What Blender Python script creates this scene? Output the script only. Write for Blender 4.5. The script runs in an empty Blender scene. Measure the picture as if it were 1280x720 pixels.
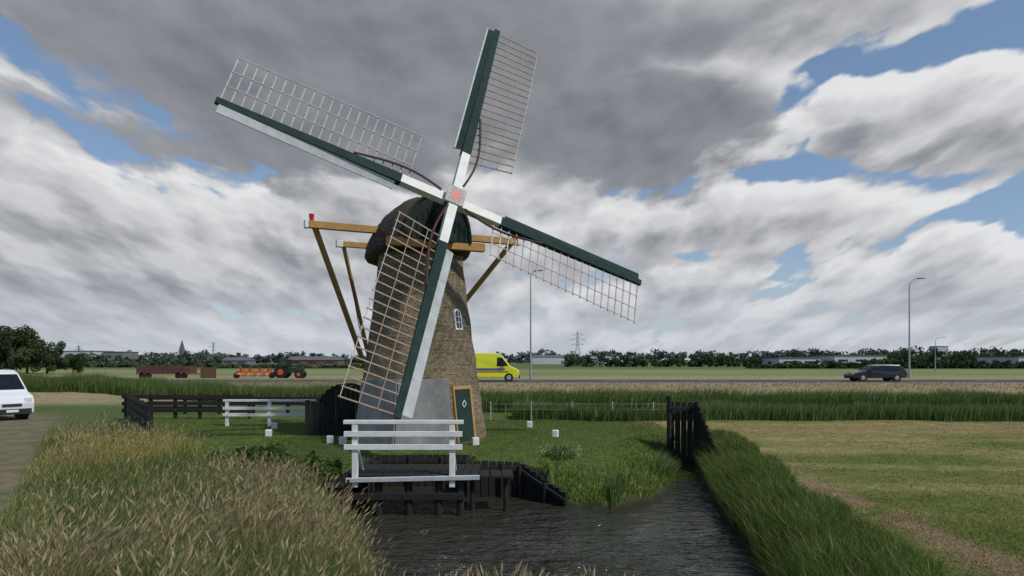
import bpy, math, random
import numpy as np
from mathutils import Vector, Matrix
random.seed(7); rng=np.random.default_rng(7)
scn=bpy.context.scene
scn.view_settings.view_transform='Standard'; scn.view_settings.look='None'; scn.view_settings.exposure=0
COL=scn.collection
CAMZ=2.8
# ------------------------------------------------------------------ camera
cd=bpy.data.cameras.new('camera'); cam=bpy.data.objects.new('camera',cd); COL.objects.link(cam)
cam.location=(0,0,CAMZ); cam.rotation_euler=(math.radians(90),0,0)
cd.lens=24; cd.sensor_width=36; cd.shift_y=90/1280; cd.clip_end=9000; cd.clip_start=0.05
scn.camera=cam
# ------------------------------------------------------------------ light
sd=Vector((0.72,-0.50,1.0)).normalized()
el=math.asin(sd.z); rot=math.atan2(sd.x,sd.y)
sl=bpy.data.lights.new('sun','SUN'); sl.energy=2.9; sl.angle=math.radians(3); sl.color=(1,0.95,0.87)
so=bpy.data.objects.new('sun',sl); COL.objects.link(so)
so.rotation_euler=sd.to_track_quat('Z','Y').to_euler(); so.location=(20,-20,40)
# ------------------------------------------------------------------ world
w=bpy.data.worlds.new('World'); scn.world=w; w.use_nodes=True
nt=w.node_tree; nt.nodes.clear()
def M(op,*a,clamp=False):
    n=nt.nodes.new('ShaderNodeMath'); n.operation=op; n.use_clamp=clamp
    for i,x in enumerate(a):
        if isinstance(x,(int,float)): n.inputs[i].default_value=x
        else: nt.links.new(x,n.inputs[i])
    return n.outputs[0]
def SS(x,lo,hi,a=0.0,b=1.0):
    n=nt.nodes.new('ShaderNodeMapRange'); n.interpolation_type='SMOOTHSTEP'
    nt.links.new(x,n.inputs[0]); n.inputs[1].default_value=lo; n.inputs[2].default_value=hi
    n.inputs[3].default_value=a; n.inputs[4].default_value=b
    return n.outputs[0]
def NOISE(vec,scale,detail,rough=0.55,dist=0.0,lac=2.0):
    n=nt.nodes.new('ShaderNodeTexNoise'); n.inputs['Scale'].default_value=scale
    n.inputs['Detail'].default_value=detail; n.inputs['Roughness'].default_value=rough
    n.inputs['Distortion'].default_value=dist; n.inputs['Lacunarity'].default_value=lac
    nt.links.new(vec,n.inputs['Vector']); return n.outputs['Fac']
def PUFF(vec,scale):
    n=nt.nodes.new('ShaderNodeTexVoronoi'); n.voronoi_dimensions='2D'; n.feature='SMOOTH_F1'
    n.inputs['Scale'].default_value=scale; n.inputs['Smoothness'].default_value=0.35
    try:
        n.inputs['Detail'].default_value=2.0; n.inputs['Roughness'].default_value=0.5; n.normalize=True
    except Exception: pass
    nt.links.new(vec,n.inputs['Vector']); return n.outputs['Distance']
def XYZ(x,y,z=0.0):
    n=nt.nodes.new('ShaderNodeCombineXYZ')
    for i,s in enumerate((x,y,z)):
        if isinstance(s,(int,float)): n.inputs[i].default_value=s
        else: nt.links.new(s,n.inputs[i])
    return n.outputs[0]
def MIXC(f,a,b):
    n=nt.nodes.new('ShaderNodeMix'); n.data_type='RGBA'
    if isinstance(f,(int,float)): n.inputs[0].default_value=f
    else: nt.links.new(f,n.inputs[0])
    for s,i in ((a,6),(b,7)):
        if isinstance(s,tuple): n.inputs[i].default_value=(*s,1)
        else: nt.links.new(s,n.inputs[i])
    return n.outputs[2]
tc=nt.nodes.new('ShaderNodeTexCoord'); sp=nt.nodes.new('ShaderNodeSeparateXYZ'); nt.links.new(tc.outputs['Generated'],sp.inputs[0])
dx,dy,dz=sp.outputs
U=M('ARCTAN2',dx,dy)
hyp=M('MAXIMUM',M('SQRT',M('ADD',M('MULTIPLY',dx,dx),M('MULTIPLY',dy,dy))),0.05)
V=M('MAXIMUM',M('DIVIDE',dz,hyp),0.0)
def uv(px,py):
    u=(px-640)/853; v=(450-py)/853
    return math.atan(u), v/math.sqrt(1+u*u)
def blobfield(u,v,blobs):
    out=None
    for (px,py,rx,ry,k) in blobs:
        cu,cv=uv(px,py); ru=rx/853; rv=ry/853
        a=M('MULTIPLY_ADD',u,1/ru,-cu/ru); b=M('MULTIPLY_ADD',v,1/rv,-cv/rv)
        r=M('MULTIPLY_ADD',a,a,M('MULTIPLY',b,b))
        e=M('MULTIPLY_ADD',r,-k,k)
        out=e if out is None else M('MAXIMUM',out,e)
    return out
BL=[(450,40,400,210,1.7),(780,130,225,120,1.6),(960,0,280,85,1.3),(1195,150,135,68,1.2),(930,272,215,50,1.3),
    (120,310,260,110,1.4),(500,300,300,120,1.4),(1090,112,56,24,0.9),(1190,345,210,48,1.1),
    (2,158,28,28,0.8),(820,370,330,50,0.8),(640,420,900,34,0.5)]
def dens(u,v):
    q=M('ADD',v,0.30)
    P=XYZ(M('DIVIDE',u,q),M('MULTIPLY',M('LOGARITHM',q,math.e),1.45),0.0)
    n1=NOISE(P,2.6,2,0.5)
    n2=NOISE(P,5.0,9,0.54,0.0)
    pf=PUFF(P,6.5)
    wv=M('MULTIPLY_ADD',n1,0.14,-0.07)
    f=blobfield(M('ADD',u,wv),M('MULTIPLY_ADD',n1,-0.08,M('ADD',v,0.04)),BL)
    f=M('MAXIMUM',f,-0.9)
    a=M('MULTIPLY_ADD',n2,3.2,-1.6)
    a=M('ADD',a,M('MULTIPLY_ADD',pf,-2.2,0.75))
    return M('ADD',f,a), n2, P
d0,n0,P0=dens(U,V)
d1,n1_,P1=dens(M('ADD',U,0.011),M('ADD',V,0.024))
alpha=SS(d0,-0.05,0.36)
lit=M('MULTIPLY_ADD',M('SUBTRACT',d0,d1),0.70,0.56,clamp=True)
thin=SS(d0,0.2,1.7,1.0,0.0)
DK=[(440,60,450,160,1.0),(790,165,185,80,1.0),(350,185,290,44,0.7),(820,50,170,60,0.4),(1130,190,110,20,0.3),(760,330,110,24,0.2)]
dk=blobfield(M('MULTIPLY_ADD',n0,0.30,M('ADD',U,-0.15)),M('MULTIPLY_ADD',n0,-0.16,M('ADD',V,0.08)),DK)
dark=SS(dk,-0.15,0.50)
lum=M('MULTIPLY_ADD',thin,0.42,M('MULTIPLY',lit,0.70))
litd=M('MULTIPLY',lum,M('MULTIPLY_ADD',dark,-0.78,1.0),clamp=True)
n3=NOISE(P0,7,6,0.6)
lum=M('ADD',litd,M('MULTIPLY_ADD',n3,0.14,-0.07),clamp=True)
cl=MIXC(lum,(1.70,1.85,2.15),(7.7,7.75,7.9))
sky=nt.nodes.new('ShaderNodeTexSky'); sky.sky_type='NISHITA'; sky.sun_disc=False
sky.sun_elevation=el; sky.sun_rotation=rot; sky.air_density=1.0; sky.dust_density=0.5; sky.altitude=0; sky.ozone_density=1.5
hs=nt.nodes.new('ShaderNodeHueSaturation'); hs.inputs['Saturation'].default_value=1.0; hs.inputs['Value'].default_value=1.0
nt.links.new(sky.outputs[0],hs.inputs['Color'])
pale=MIXC(0.25,hs.outputs[0],(2.4,3.7,6.2))
mixc=MIXC(alpha,pale,cl)
haze=SS(V,0.0,0.17,0.55,0.0)
fin=MIXC(haze,mixc,(4.7,5.2,6.0))
bg=nt.nodes.new('ShaderNodeBackground'); bg.inputs['Strength'].default_value=0.10
nt.links.new(fin,bg.inputs['Color'])
wo=nt.nodes.new('ShaderNodeOutputWorld'); nt.links.new(bg.outputs[0],wo.inputs[0])
try: w.cycles.sampling_method='MANUAL'; w.cycles.sample_map_resolution=512
except Exception: pass
# ------------------------------------------------------------------ materials
def mat(name,col,rough=0.6,metal=0,noise=0.15,nscale=6,bump=0.0,bscale=None,stretch=(1,1,1),spec=0.3,attr=None,col2=None,streak=False):
    m=bpy.data.materials.new(name); m.use_nodes=True; t=m.node_tree; N=t.nodes; L=t.links
    b=N['Principled BSDF']; b.inputs['Roughness'].default_value=rough; b.inputs['Metallic'].default_value=metal
    b.inputs['Specular IOR Level'].default_value=spec
    tcn=N.new('ShaderNodeTexCoord'); mp=N.new('ShaderNodeMapping'); mp.inputs['Scale'].default_value=stretch
    L.new(tcn.outputs['Object'],mp.inputs[0])
    nz=N.new('ShaderNodeTexNoise'); nz.inputs['Scale'].default_value=nscale; nz.inputs['Detail'].default_value=6; nz.inputs['Roughness'].default_value=0.65
    L.new(mp.outputs[0],nz.inputs['Vector'])
    mr=N.new('ShaderNodeMapRange'); mr.inputs[1].default_value=0.3; mr.inputs[2].default_value=0.7
    L.new(nz.outputs['Fac'],mr.inputs[0])
    mx=N.new('ShaderNodeMix'); mx.data_type='RGBA'; L.new(mr.outputs[0],mx.inputs[0])
    c2=col2 if col2 else tuple(c*(1+noise) for c in col); c1=col if col2 else tuple(c*(1-noise) for c in col)
    mx.inputs[6].default_value=(*c1,1); mx.inputs[7].default_value=(*c2,1)
    out=mx.outputs[2]
    if attr:
        at=N.new('ShaderNodeAttribute'); at.attribute_name=attr
        m2=N.new('ShaderNodeMix'); m2.data_type='RGBA'; m2.blend_type='MULTIPLY'; m2.inputs[0].default_value=1
        L.new(out,m2.inputs[6]); L.new(at.outputs['Color'],m2.inputs[7]); out=m2.outputs[2]
    L.new(out,b.inputs['Base Color'])
    if bump:
        nb=N.new('ShaderNodeTexNoise'); nb.inputs['Scale'].default_value=bscale or nscale*4; nb.inputs['Detail'].default_value=5
        L.new(mp.outputs[0],nb.inputs['Vector'])
        bp=N.new('ShaderNodeBump'); bp.inputs['Strength'].default_value=bump; bp.inputs['Distance'].default_value=0.03
        L.new(nb.outputs['Fac'],bp.inputs['Height']); L.new(bp.outputs[0],b.inputs['Normal'])
    return m
WHITE=mat('white_paint',(0.78,0.78,0.76),0.5,nscale=3,col2=(0.60,0.61,0.57),bump=0.1)
GREYW=mat('weathered_white',(0.50,0.53,0.54),0.6,nscale=3,col2=(0.36,0.39,0.40),spec=0.15)
GREEN=mat('dark_green_paint',(0.016,0.034,0.029),0.7,nscale=3,col2=(0.028,0.052,0.046),spec=0.08)
CAPG=mat('cap_green_paint',(0.009,0.018,0.014),0.6,nscale=3,col2=(0.016,0.028,0.023),spec=0.15)
BLACK=mat('black_tarred_wood',(0.014,0.014,0.015),0.75,nscale=4,col2=(0.040,0.038,0.034),bump=0.4,stretch=(8,8,1),spec=0.15)
OCHRE=mat('ochre_wood',(0.46,0.28,0.10),0.6,nscale=4,col2=(0.33,0.20,0.07),spec=0.15)
LATT=mat('lattice_wood',(0.38,0.28,0.21),0.7,nscale=5,col2=(0.25,0.175,0.13))
LATTW=mat('pale_lattice_wood',(0.52,0.48,0.46),0.7,nscale=5,col2=(0.36,0.31,0.28))
ROPE=mat('brown_sailcloth',(0.07,0.036,0.028),0.9,nscale=10,col2=(0.12,0.06,0.045))
RED=mat('red_paint',(0.5,0.02,0.02),0.4)
BLUE=mat('blue_paint',(0.02,0.08,0.35),0.4)
STEEL=mat('galvanised_steel',(0.32,0.34,0.35),0.45,metal=0.3)
DARK=mat('dark_steel',(0.03,0.03,0.03),0.5)
RUB=mat('rubber',(0.015,0.015,0.015),0.8)
GLASS=mat('dark_glass',(0.02,0.025,0.03),0.06,spec=0.8)
CONC=mat('grey_render',(0.15,0.15,0.15),0.85,nscale=1.6,col2=(0.29,0.29,0.285),bump=0.4,bscale=14,stretch=(1,1,0.6))
def thatch(name,c1,c2,c3):
    m=bpy.data.materials.new(name); m.use_nodes=True; t=m.node_tree; N=t.nodes; L=t.links
    b=N['Principled BSDF']; b.inputs['Roughness'].default_value=0.95; b.inputs['Specular IOR Level'].default_value=0.1
    tcn=N.new('ShaderNodeTexCoord')
    def nz(sc,st,det=6):
        mp=N.new('ShaderNodeMapping'); mp.inputs['Scale'].default_value=st; L.new(tcn.outputs['Object'],mp.inputs[0])
        n=N.new('ShaderNodeTexNoise'); n.inputs['Scale'].default_value=sc; n.inputs['Detail'].default_value=det; n.inputs['Roughness'].default_value=0.7
        L.new(mp.outputs[0],n.inputs['Vector']); return n.outputs['Fac']
    fine=nz(10,(1,1,2.2)); big=nz(0.9,(1,1,0.5),4); band=nz(3.0,(0.25,0.25,4.5),3)
    r=N.new('ShaderNodeValToRGB'); r.color_ramp.elements[0].position=0.38; r.color_ramp.elements[0].color=(*c1,1)
    r.color_ramp.elements[1].position=0.62; r.color_ramp.elements[1].color=(*c3,1)
    e=r.color_ramp.elements.new(0.5); e.color=(*c2,1)
    a=N.new('ShaderNodeMath'); a.operation='MULTIPLY_ADD'; L.new(band,a.inputs[0]); a.inputs[1].default_value=0.30
    s=N.new('ShaderNodeMath'); s.operation='MULTIPLY'; L.new(fine,s.inputs[0]); s.inputs[1].default_value=0.70; L.new(s.outputs[0],a.inputs[2])
    L.new(a.outputs[0],r.inputs[0])
    mx=N.new('ShaderNodeMix'); mx.data_type='RGBA'; mx.blend_type='MULTIPLY'; mx.inputs[0].default_value=0.7
    g=N.new('ShaderNodeMapRange'); L.new(big,g.inputs[0]); g.inputs[1].default_value=0.3; g.inputs[2].default_value=0.7; g.inputs[3].default_value=0.7; g.inputs[4].default_value=1.15
    cc=N.new('ShaderNodeCombineXYZ'); [L.new(g.outputs[0],cc.inputs[i]) for i in range(3)]
    L.new(r.outputs[0],mx.inputs[6]); L.new(cc.outputs[0],mx.inputs[7]); L.new(mx.outputs[2],b.inputs['Base Color'])
    bp=N.new('ShaderNodeBump'); bp.inputs['Strength'].default_value=0.9; bp.inputs['Distance'].default_value=0.06
    L.new(a.outputs[0],bp.inputs['Height']); L.new(bp.outputs[0],b.inputs['Normal'])
    return m
THATCH=thatch('tower_thatch',(0.085,0.068,0.045),(0.20,0.16,0.105),(0.34,0.28,0.19))
CAPTH=thatch('cap_thatch',(0.040,0.034,0.026),(0.085,0.073,0.056),(0.15,0.13,0.10))
# ------------------------------------------------------------------ mesh builder
class MB:
    def __init__(s): s.v=[];s.f=[];s.m=[]
    def add(s,vs,fs,mi=0):
        o=len(s.v); s.v+=[tuple(v) for v in vs]; s.f+=[[i+o for i in f] for f in fs]; s.m+=[mi]*len(fs)
    def beam(s,p1,p2,w1,h1,mi=0,up=(0,0,1),w2=None,h2=None):
        p1=Vector(p1);p2=Vector(p2); d=(p2-p1).normalized(); up=Vector(up)
        if abs(d.dot(up))>0.98: up=Vector((1,0,0)) if abs(d.x)<0.9 else Vector((0,1,0))
        x=d.cross(up).normalized(); y=x.cross(d).normalized()
        w2=w1 if w2 is None else w2; h2=h1 if h2 is None else h2
        vs=[]
        for p,a,b in ((p1,w1,h1),(p2,w2,h2)):
            for sx,sy in ((-1,-1),(1,-1),(1,1),(-1,1)): vs.append(p+x*sx*a/2+y*sy*b/2)
        s.add(vs,[[0,1,2,3],[7,6,5,4],[0,4,5,1],[1,5,6,2],[2,6,7,3],[3,7,4,0]],mi)
    def box(s,c,sz,rz=0,mi=0):
        c=Vector(c); R=Matrix.Rotation(rz,3,'Z'); hx,hy,hz=[q/2 for q in sz]
        vs=[c+R@Vector((x*hx,y*hy,z*hz)) for z in (-1,1) for x,y in ((-1,-1),(1,-1),(1,1),(-1,1))]
        s.add(vs,[[3,2,1,0],[4,5,6,7],[0,1,5,4],[1,2,6,5],[2,3,7,6],[3,0,4,7]],mi)
    def cyl(s,p1,p2,r1,r2=None,n=12,mi=0):
        r2=r1 if r2 is None else r2
        p1=Vector(p1);p2=Vector(p2); d=(p2-p1).normalized(); up=Vector((0,0,1)) if abs(d.z)<0.9 else Vector((1,0,0))
        x=d.cross(up).normalized(); y=x.cross(d)
        vs=[]
        for p,r in ((p1,r1),(p2,r2)):
            for i in range(n):
                a=2*math.pi*i/n; vs.append(p+x*r*math.cos(a)+y*r*math.sin(a))
        fs=[[i,(i+1)%n,n+(i+1)%n,n+i] for i in range(n)]+[list(range(n))[::-1],list(range(n,2*n))]
        s.add(vs,fs,mi)
    def tube(s,pts,r,n=7,mi=0):
        for a,b in zip(pts[:-1],pts[1:]): s.cyl(a,b,r,r,n,mi)
    def obj(s,name,mats,parent=None,bevel=0,smooth=False):
        me=bpy.data.meshes.new(name); me.from_pydata(s.v,[],s.f); me.update()
        for m in mats: me.materials.append(m)
        me.polygons.foreach_set('material_index',s.m)
        if smooth: me.polygons.foreach_set('use_smooth',[True]*len(s.f))
        o=bpy.data.objects.new(name,me); COL.objects.link(o)
        if parent: o.parent=parent
        if bevel:
            md=o.modifiers.new('b','BEVEL'); md.width=bevel; md.segments=2; md.limit_method='ANGLE'; md.angle_limit=math.radians(40)
        return o
def empty(name,loc=(0,0,0),rz=0):
    e=bpy.data.objects.new(name,None); COL.objects.link(e); e.location=loc; e.rotation_euler=(0,0,rz); return e
# ------------------------------------------------------------------ numpy noise
_lat=rng.random((256,256))
def vnoise(x,y,s=1.0,seed=0):
    x=np.asarray(x)/s+seed*17.3+1000; y=np.asarray(y)/s+seed*9.1+1000
    xi=np.floor(x).astype(int); yi=np.floor(y).astype(int); fx=x-xi; fy=y-yi
    fx=fx*fx*(3-2*fx); fy=fy*fy*(3-2*fy)
    g=lambda a,b:_lat[a%256,b%256]
    return (g(xi,yi)*(1-fx)+g(xi+1,yi)*fx)*(1-fy)+(g(xi,yi+1)*(1-fx)+g(xi+1,yi+1)*fx)*fy
def fbm(x,y,s,seed=0,o=4):
    t=0;a=1;n=0
    for i in range(o): t=t+a*vnoise(x,y,s/2**i,seed+i); n+=a; a*=0.5
    return t/n
def sst(x,a,b):
    t=np.clip((x-a)/(b-a),0,1); return t*t*(3-2*t)
# ------------------------------------------------------------------ terrain
WZ=-0.8
POLY=np.array([(-1.0,7.6),(-1.9,10.0),(-2.5,12.0),(-3.9,15.6),(-3.9,19.6),(-1.25,19.6),(-1.25,18.1),(0.2,18.1),(1.3,16.85),(2.3,16.4),(3.5,17.1),(4.4,18.8),(4.9,21),(5.2,23.6),(6.3,23.6),(5.9,21),(5.2,18),(4.6,14),(4.2,11.4),(3.6,8.4),(1.2,7.4)])
def sdf(x,y):
    x=np.asarray(x,float);y=np.asarray(y,float)
    d=np.full(x.shape,1e9); inside=np.zeros(x.shape,bool); n=len(POLY)
    for i in range(n):
        ax,ay=POLY[i]; bx,by=POLY[(i+1)%n]; ex,ey=bx-ax,by-ay
        t=np.clip(((x-ax)*ex+(y-ay)*ey)/(ex*ex+ey*ey),0,1)
        d=np.minimum(d,np.hypot(x-ax-t*ex,y-ay-t*ey))
        c=((ay>y)!=(by>y)); 
        with np.errstate(divide='ignore',invalid='ignore'):
            xx=ex*(y-ay)/(ey if ey!=0 else 1e-9)+ax
        inside^=c&(x<xx)
    return np.where(inside,-d,d)
def gz(x,y):
    x=np.asarray(x,float);y=np.asarray(y,float)
    yd=13-7*sst(x,-4,-0.5)
    dyke=0.42*sst(yd-y,0,8)+0.5*sst(2.6-y,0,2.0)
    h=dyke+0.10*(fbm(x,y,3.0,1)-0.5)*sst(y,2,8)*(1-sst(y,38,50))
    emb=0.75*sst(y,46,60)-0.45*sst(y,76,90)
    h=h+emb
    d=sdf(x,y)+0.22*(vnoise(x,y,0.8,91)-0.5)*((y<15)|(x>1.6))
    wall=((x<1.0)&(x>-4.4)&(y>15.4)&(y<20.4))
    wd=np.where(wall,0.16,np.where((x>3.5),1.3,1.6))
    t=np.clip(d/wd,0,1); t2=np.where(wall,t,1-(1-t)**1.8)
    out=WZ+(h-WZ)*t2
    ins=WZ-0.6*np.clip(-d/0.8,0,1)
    return np.where(d<0,ins,out)
def geo(a,b,n): return np.geomspace(a,b,n)
xs=np.concatenate([-geo(60,3500,36)[::-1],np.arange(-59,-16,1.0),np.arange(-16,16,0.16),np.arange(16,40,0.5),geo(40,3500,40)])
ys=np.concatenate([np.arange(-60,1,4.0),np.arange(1,30,0.16),np.arange(30,92,0.6),geo(92,5000,44)])
X,Y=np.meshgrid(xs,ys); Z=gz(X,Y)
nx,ny=len(xs),len(ys)
def meshnp(name,V,loops,counts,colors=None,mats=(),smooth=False):
    me=bpy.data.meshes.new(name); me.vertices.add(len(V)); me.vertices.foreach_set('co',V.astype(np.float32).ravel())
    me.loops.add(len(loops)); me.loops.foreach_set('vertex_index',loops.astype(np.int32))
    me.polygons.add(len(counts)); st=np.concatenate([[0],np.cumsum(counts)[:-1]]).astype(np.int32)
    me.polygons.foreach_set('loop_start',st); me.polygons.foreach_set('loop_total',counts.astype(np.int32))
    if smooth: me.polygons.foreach_set('use_smooth',np.ones(len(counts),bool))
    me.update(calc_edges=True)
    if colors is not None:
        a=me.color_attributes.new('col','FLOAT_COLOR','POINT')
        a.data.foreach_set('color',np.concatenate([colors,np.ones((len(V),1))],1).astype(np.float32).ravel())
    for m in mats: me.materials.append(m)
    o=bpy.data.objects.new(name,me); COL.objects.link(o); return o
def lerp(a,b,t): return a+(np.asarray(b)-a)*np.asarray(t)[...,None]
def path_d(x,y): # signed distance from the track centre line
    return ((x+3.0)*1.0+(y)*0.625)/math.hypot(1,0.625)
def zonecol(x,y):
    c=np.zeros(x.shape+(3,))+np.array([0.085,0.12,0.034])
    n=fbm(x,y,4,3); n2=fbm(x,y,1.2,5); n3=fbm(x*0.5,y,14,9); n4=fbm(x,y*1.5,9,13)
    # right mown field
    rf=sst(x,5.2,6.6)*(1-sst(y,31,33))
    fc=lerp(lerp(c,np.array([0.125,0.15,0.042]),np.ones(x.shape)),np.array([0.28,0.235,0.10]),sst(n*0.5+n4*0.5,0.40,0.62)*0.75)
    arc=np.sin(np.hypot((x-16)*0.62,(y-42))*2.1+1.2*n)*0.5+0.5
    fc=lerp(fc,np.array([0.34,0.28,0.14]),sst(arc,0.55,0.95)*0.4*sst(y,10,16))
    c=lerp(c,0,rf)+fc*rf[...,None]
    soil=np.exp(-((x-6.7-(y-13)*0.02-0.8*(n2-0.5))/0.55)**2)*sst(y,7,9)*(1-sst(y,18,24))*sst(n2,0.36,0.58)
    c=lerp(c,np.array([0.27,0.185,0.12]),soil*0.9)
    far=sst(x,3,7)*sst(y,25,27)*(1-sst(y,29,31))
    c=lerp(c,np.array([0.27,0.20,0.10]),far*sst(n,0.35,0.6)*0.7)
    # verge strips
    s=sst(y,40,46)
    c=lerp(c,np.array([0.33,0.27,0.155]),s*(0.75+0.25*n))
    c=lerp(c,np.array([0.17,0.21,0.07]),sst(y,104,114)*(0.75+0.25*n3))
    c=lerp(c,np.array([0.25,0.235,0.12]),sst(y,128,134)*(1-sst(y,160,170))*sst(n3,0.35,0.6))
    c=lerp(c,np.array([0.11,0.15,0.06]),sst(y,180,195))
    lf=(1-sst(x,-14,-8))*sst(y,50,60)*(1-sst(y,80,100))
    c=lerp(c,np.array([0.17,0.175,0.085]),lf*0.6)
    # track
    pd=np.abs(path_d(x,y)+0.25*(vnoise(x,y,2.5,77)-0.5))
    tr=(1-sst(pd,1.0,1.6))*(1-sst(y,33,38))
    tr=tr*(1-0.65*np.exp(-(pd/0.30)**2)*sst(n2,0.3,0.6))
    c=lerp(c,np.array([0.20,0.155,0.11])*1.0,tr*(0.6+0.4*sst(n2,0.35,0.6)))
    # shore mud
    d=sdf(x,y)
    c=lerp(c,np.array([0.028,0.026,0.018]),1-sst(d,0.0,0.35))
    return c
idx=(np.arange(ny-1)[:,None]*nx+np.arange(nx-1)[None,:]).ravel()
loops=np.stack([idx,idx+1,idx+nx+1,idx+nx],1).ravel()
Vg=np.stack([X.ravel(),Y.ravel(),Z.ravel()],1)
GM=mat('ground_soil_grass',(0.62,0.62,0.62),0.95,nscale=1.7,col2=(1.25,1.25,1.2),bump=0.9,bscale=9,attr='col',spec=0.1)
meshnp('ground',Vg,loops,np.full(len(idx),4),zonecol(X.ravel(),Y.ravel()),[GM],True)
# water
def water_mat():
    m=bpy.data.materials.new('water'); m.use_nodes=True; t=m.node_tree; N=t.nodes; L=t.links
    b=N['Principled BSDF']; b.inputs['Base Color'].default_value=(0.032,0.033,0.023,1); b.inputs['Roughness'].default_value=0.04
    b.inputs['Specular IOR Level'].default_value=0.5; b.inputs['IOR'].default_value=1.38
    tcn=N.new('ShaderNodeTexCoord')
    def nz(sc,st,det,dist=0.5):
        mp=N.new('ShaderNodeMapping'); mp.inputs['Scale'].default_value=st; mp.inputs['Rotation'].default_value=(0,0,0.25); L.new(tcn.outputs['Object'],mp.inputs[0])
        n=N.new('ShaderNodeTexNoise'); n.inputs['Scale'].default_value=sc; n.inputs['Detail'].default_value=det; n.inputs['Distortion'].default_value=dist
        L.new(mp.outputs[0],n.inputs['Vector']); return n.outputs['Fac']
    a=nz(1.7,(1,1.9,1),2); c=nz(6,(1,1.8,1),2); patch=nz(0.35,(1,1,1),2)
    s=N.new('ShaderNodeMath'); s.operation='MULTIPLY_ADD'; L.new(c,s.inputs[0]); s.inputs[1].default_value=0.30; L.new(a,s.inputs[2])
    pr=N.new('ShaderNodeMapRange'); L.new(patch,pr.inputs[0]); pr.inputs[1].default_value=0.35; pr.inputs[2].default_value=0.65; pr.inputs[3].default_value=0.25; pr.inputs[4].default_value=1.0
    bp=N.new('ShaderNodeBump'); L.new(pr.outputs[0],bp.inputs['Strength']); bp.inputs['Distance'].default_value=0.30
    L.new(s.outputs[0],bp.inputs['Height']); L.new(bp.outputs[0],b.inputs['Normal'])
    return m
wm=MB(); wm.add([(-7,6.5,WZ),(9,6.5,WZ),(9,25,WZ),(-7,25,WZ)],[[0,1,2,3]]); wm.obj('water',[water_mat()])
# road
ASPH=mat('asphalt',(0.05,0.05,0.052),0.9,nscale=2,col2=(0.065,0.065,0.066),bump=0.3)
rd=MB(); rz=0.79
rd.add([(-600,62,rz),(600,62,rz),(600,70.5,rz),(-600,70.5,rz)],[[0,1,2,3]],0)
rd.add([(-600,61.6,0.5),(600,61.6,0.5),(600,62,rz),(-600,62,rz)],[[0,1,2,3]],0)
for yy in (62.4,70.0): rd.add([(-600,yy,rz+.004),(600,yy,rz+.004),(600,yy+.15,rz+.004),(-600,yy+.15,rz+.004)],[[0,1,2,3]],1)
for k in range(-40,40): rd.add([(k*9,66.2,rz+.004),(k*9+3,66.2,rz+.004),(k*9+3,66.35,rz+.004),(k*9,66.35,rz+.004)],[[0,1,2,3]],1)
rd.obj('road',[ASPH,WHITE])
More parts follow.
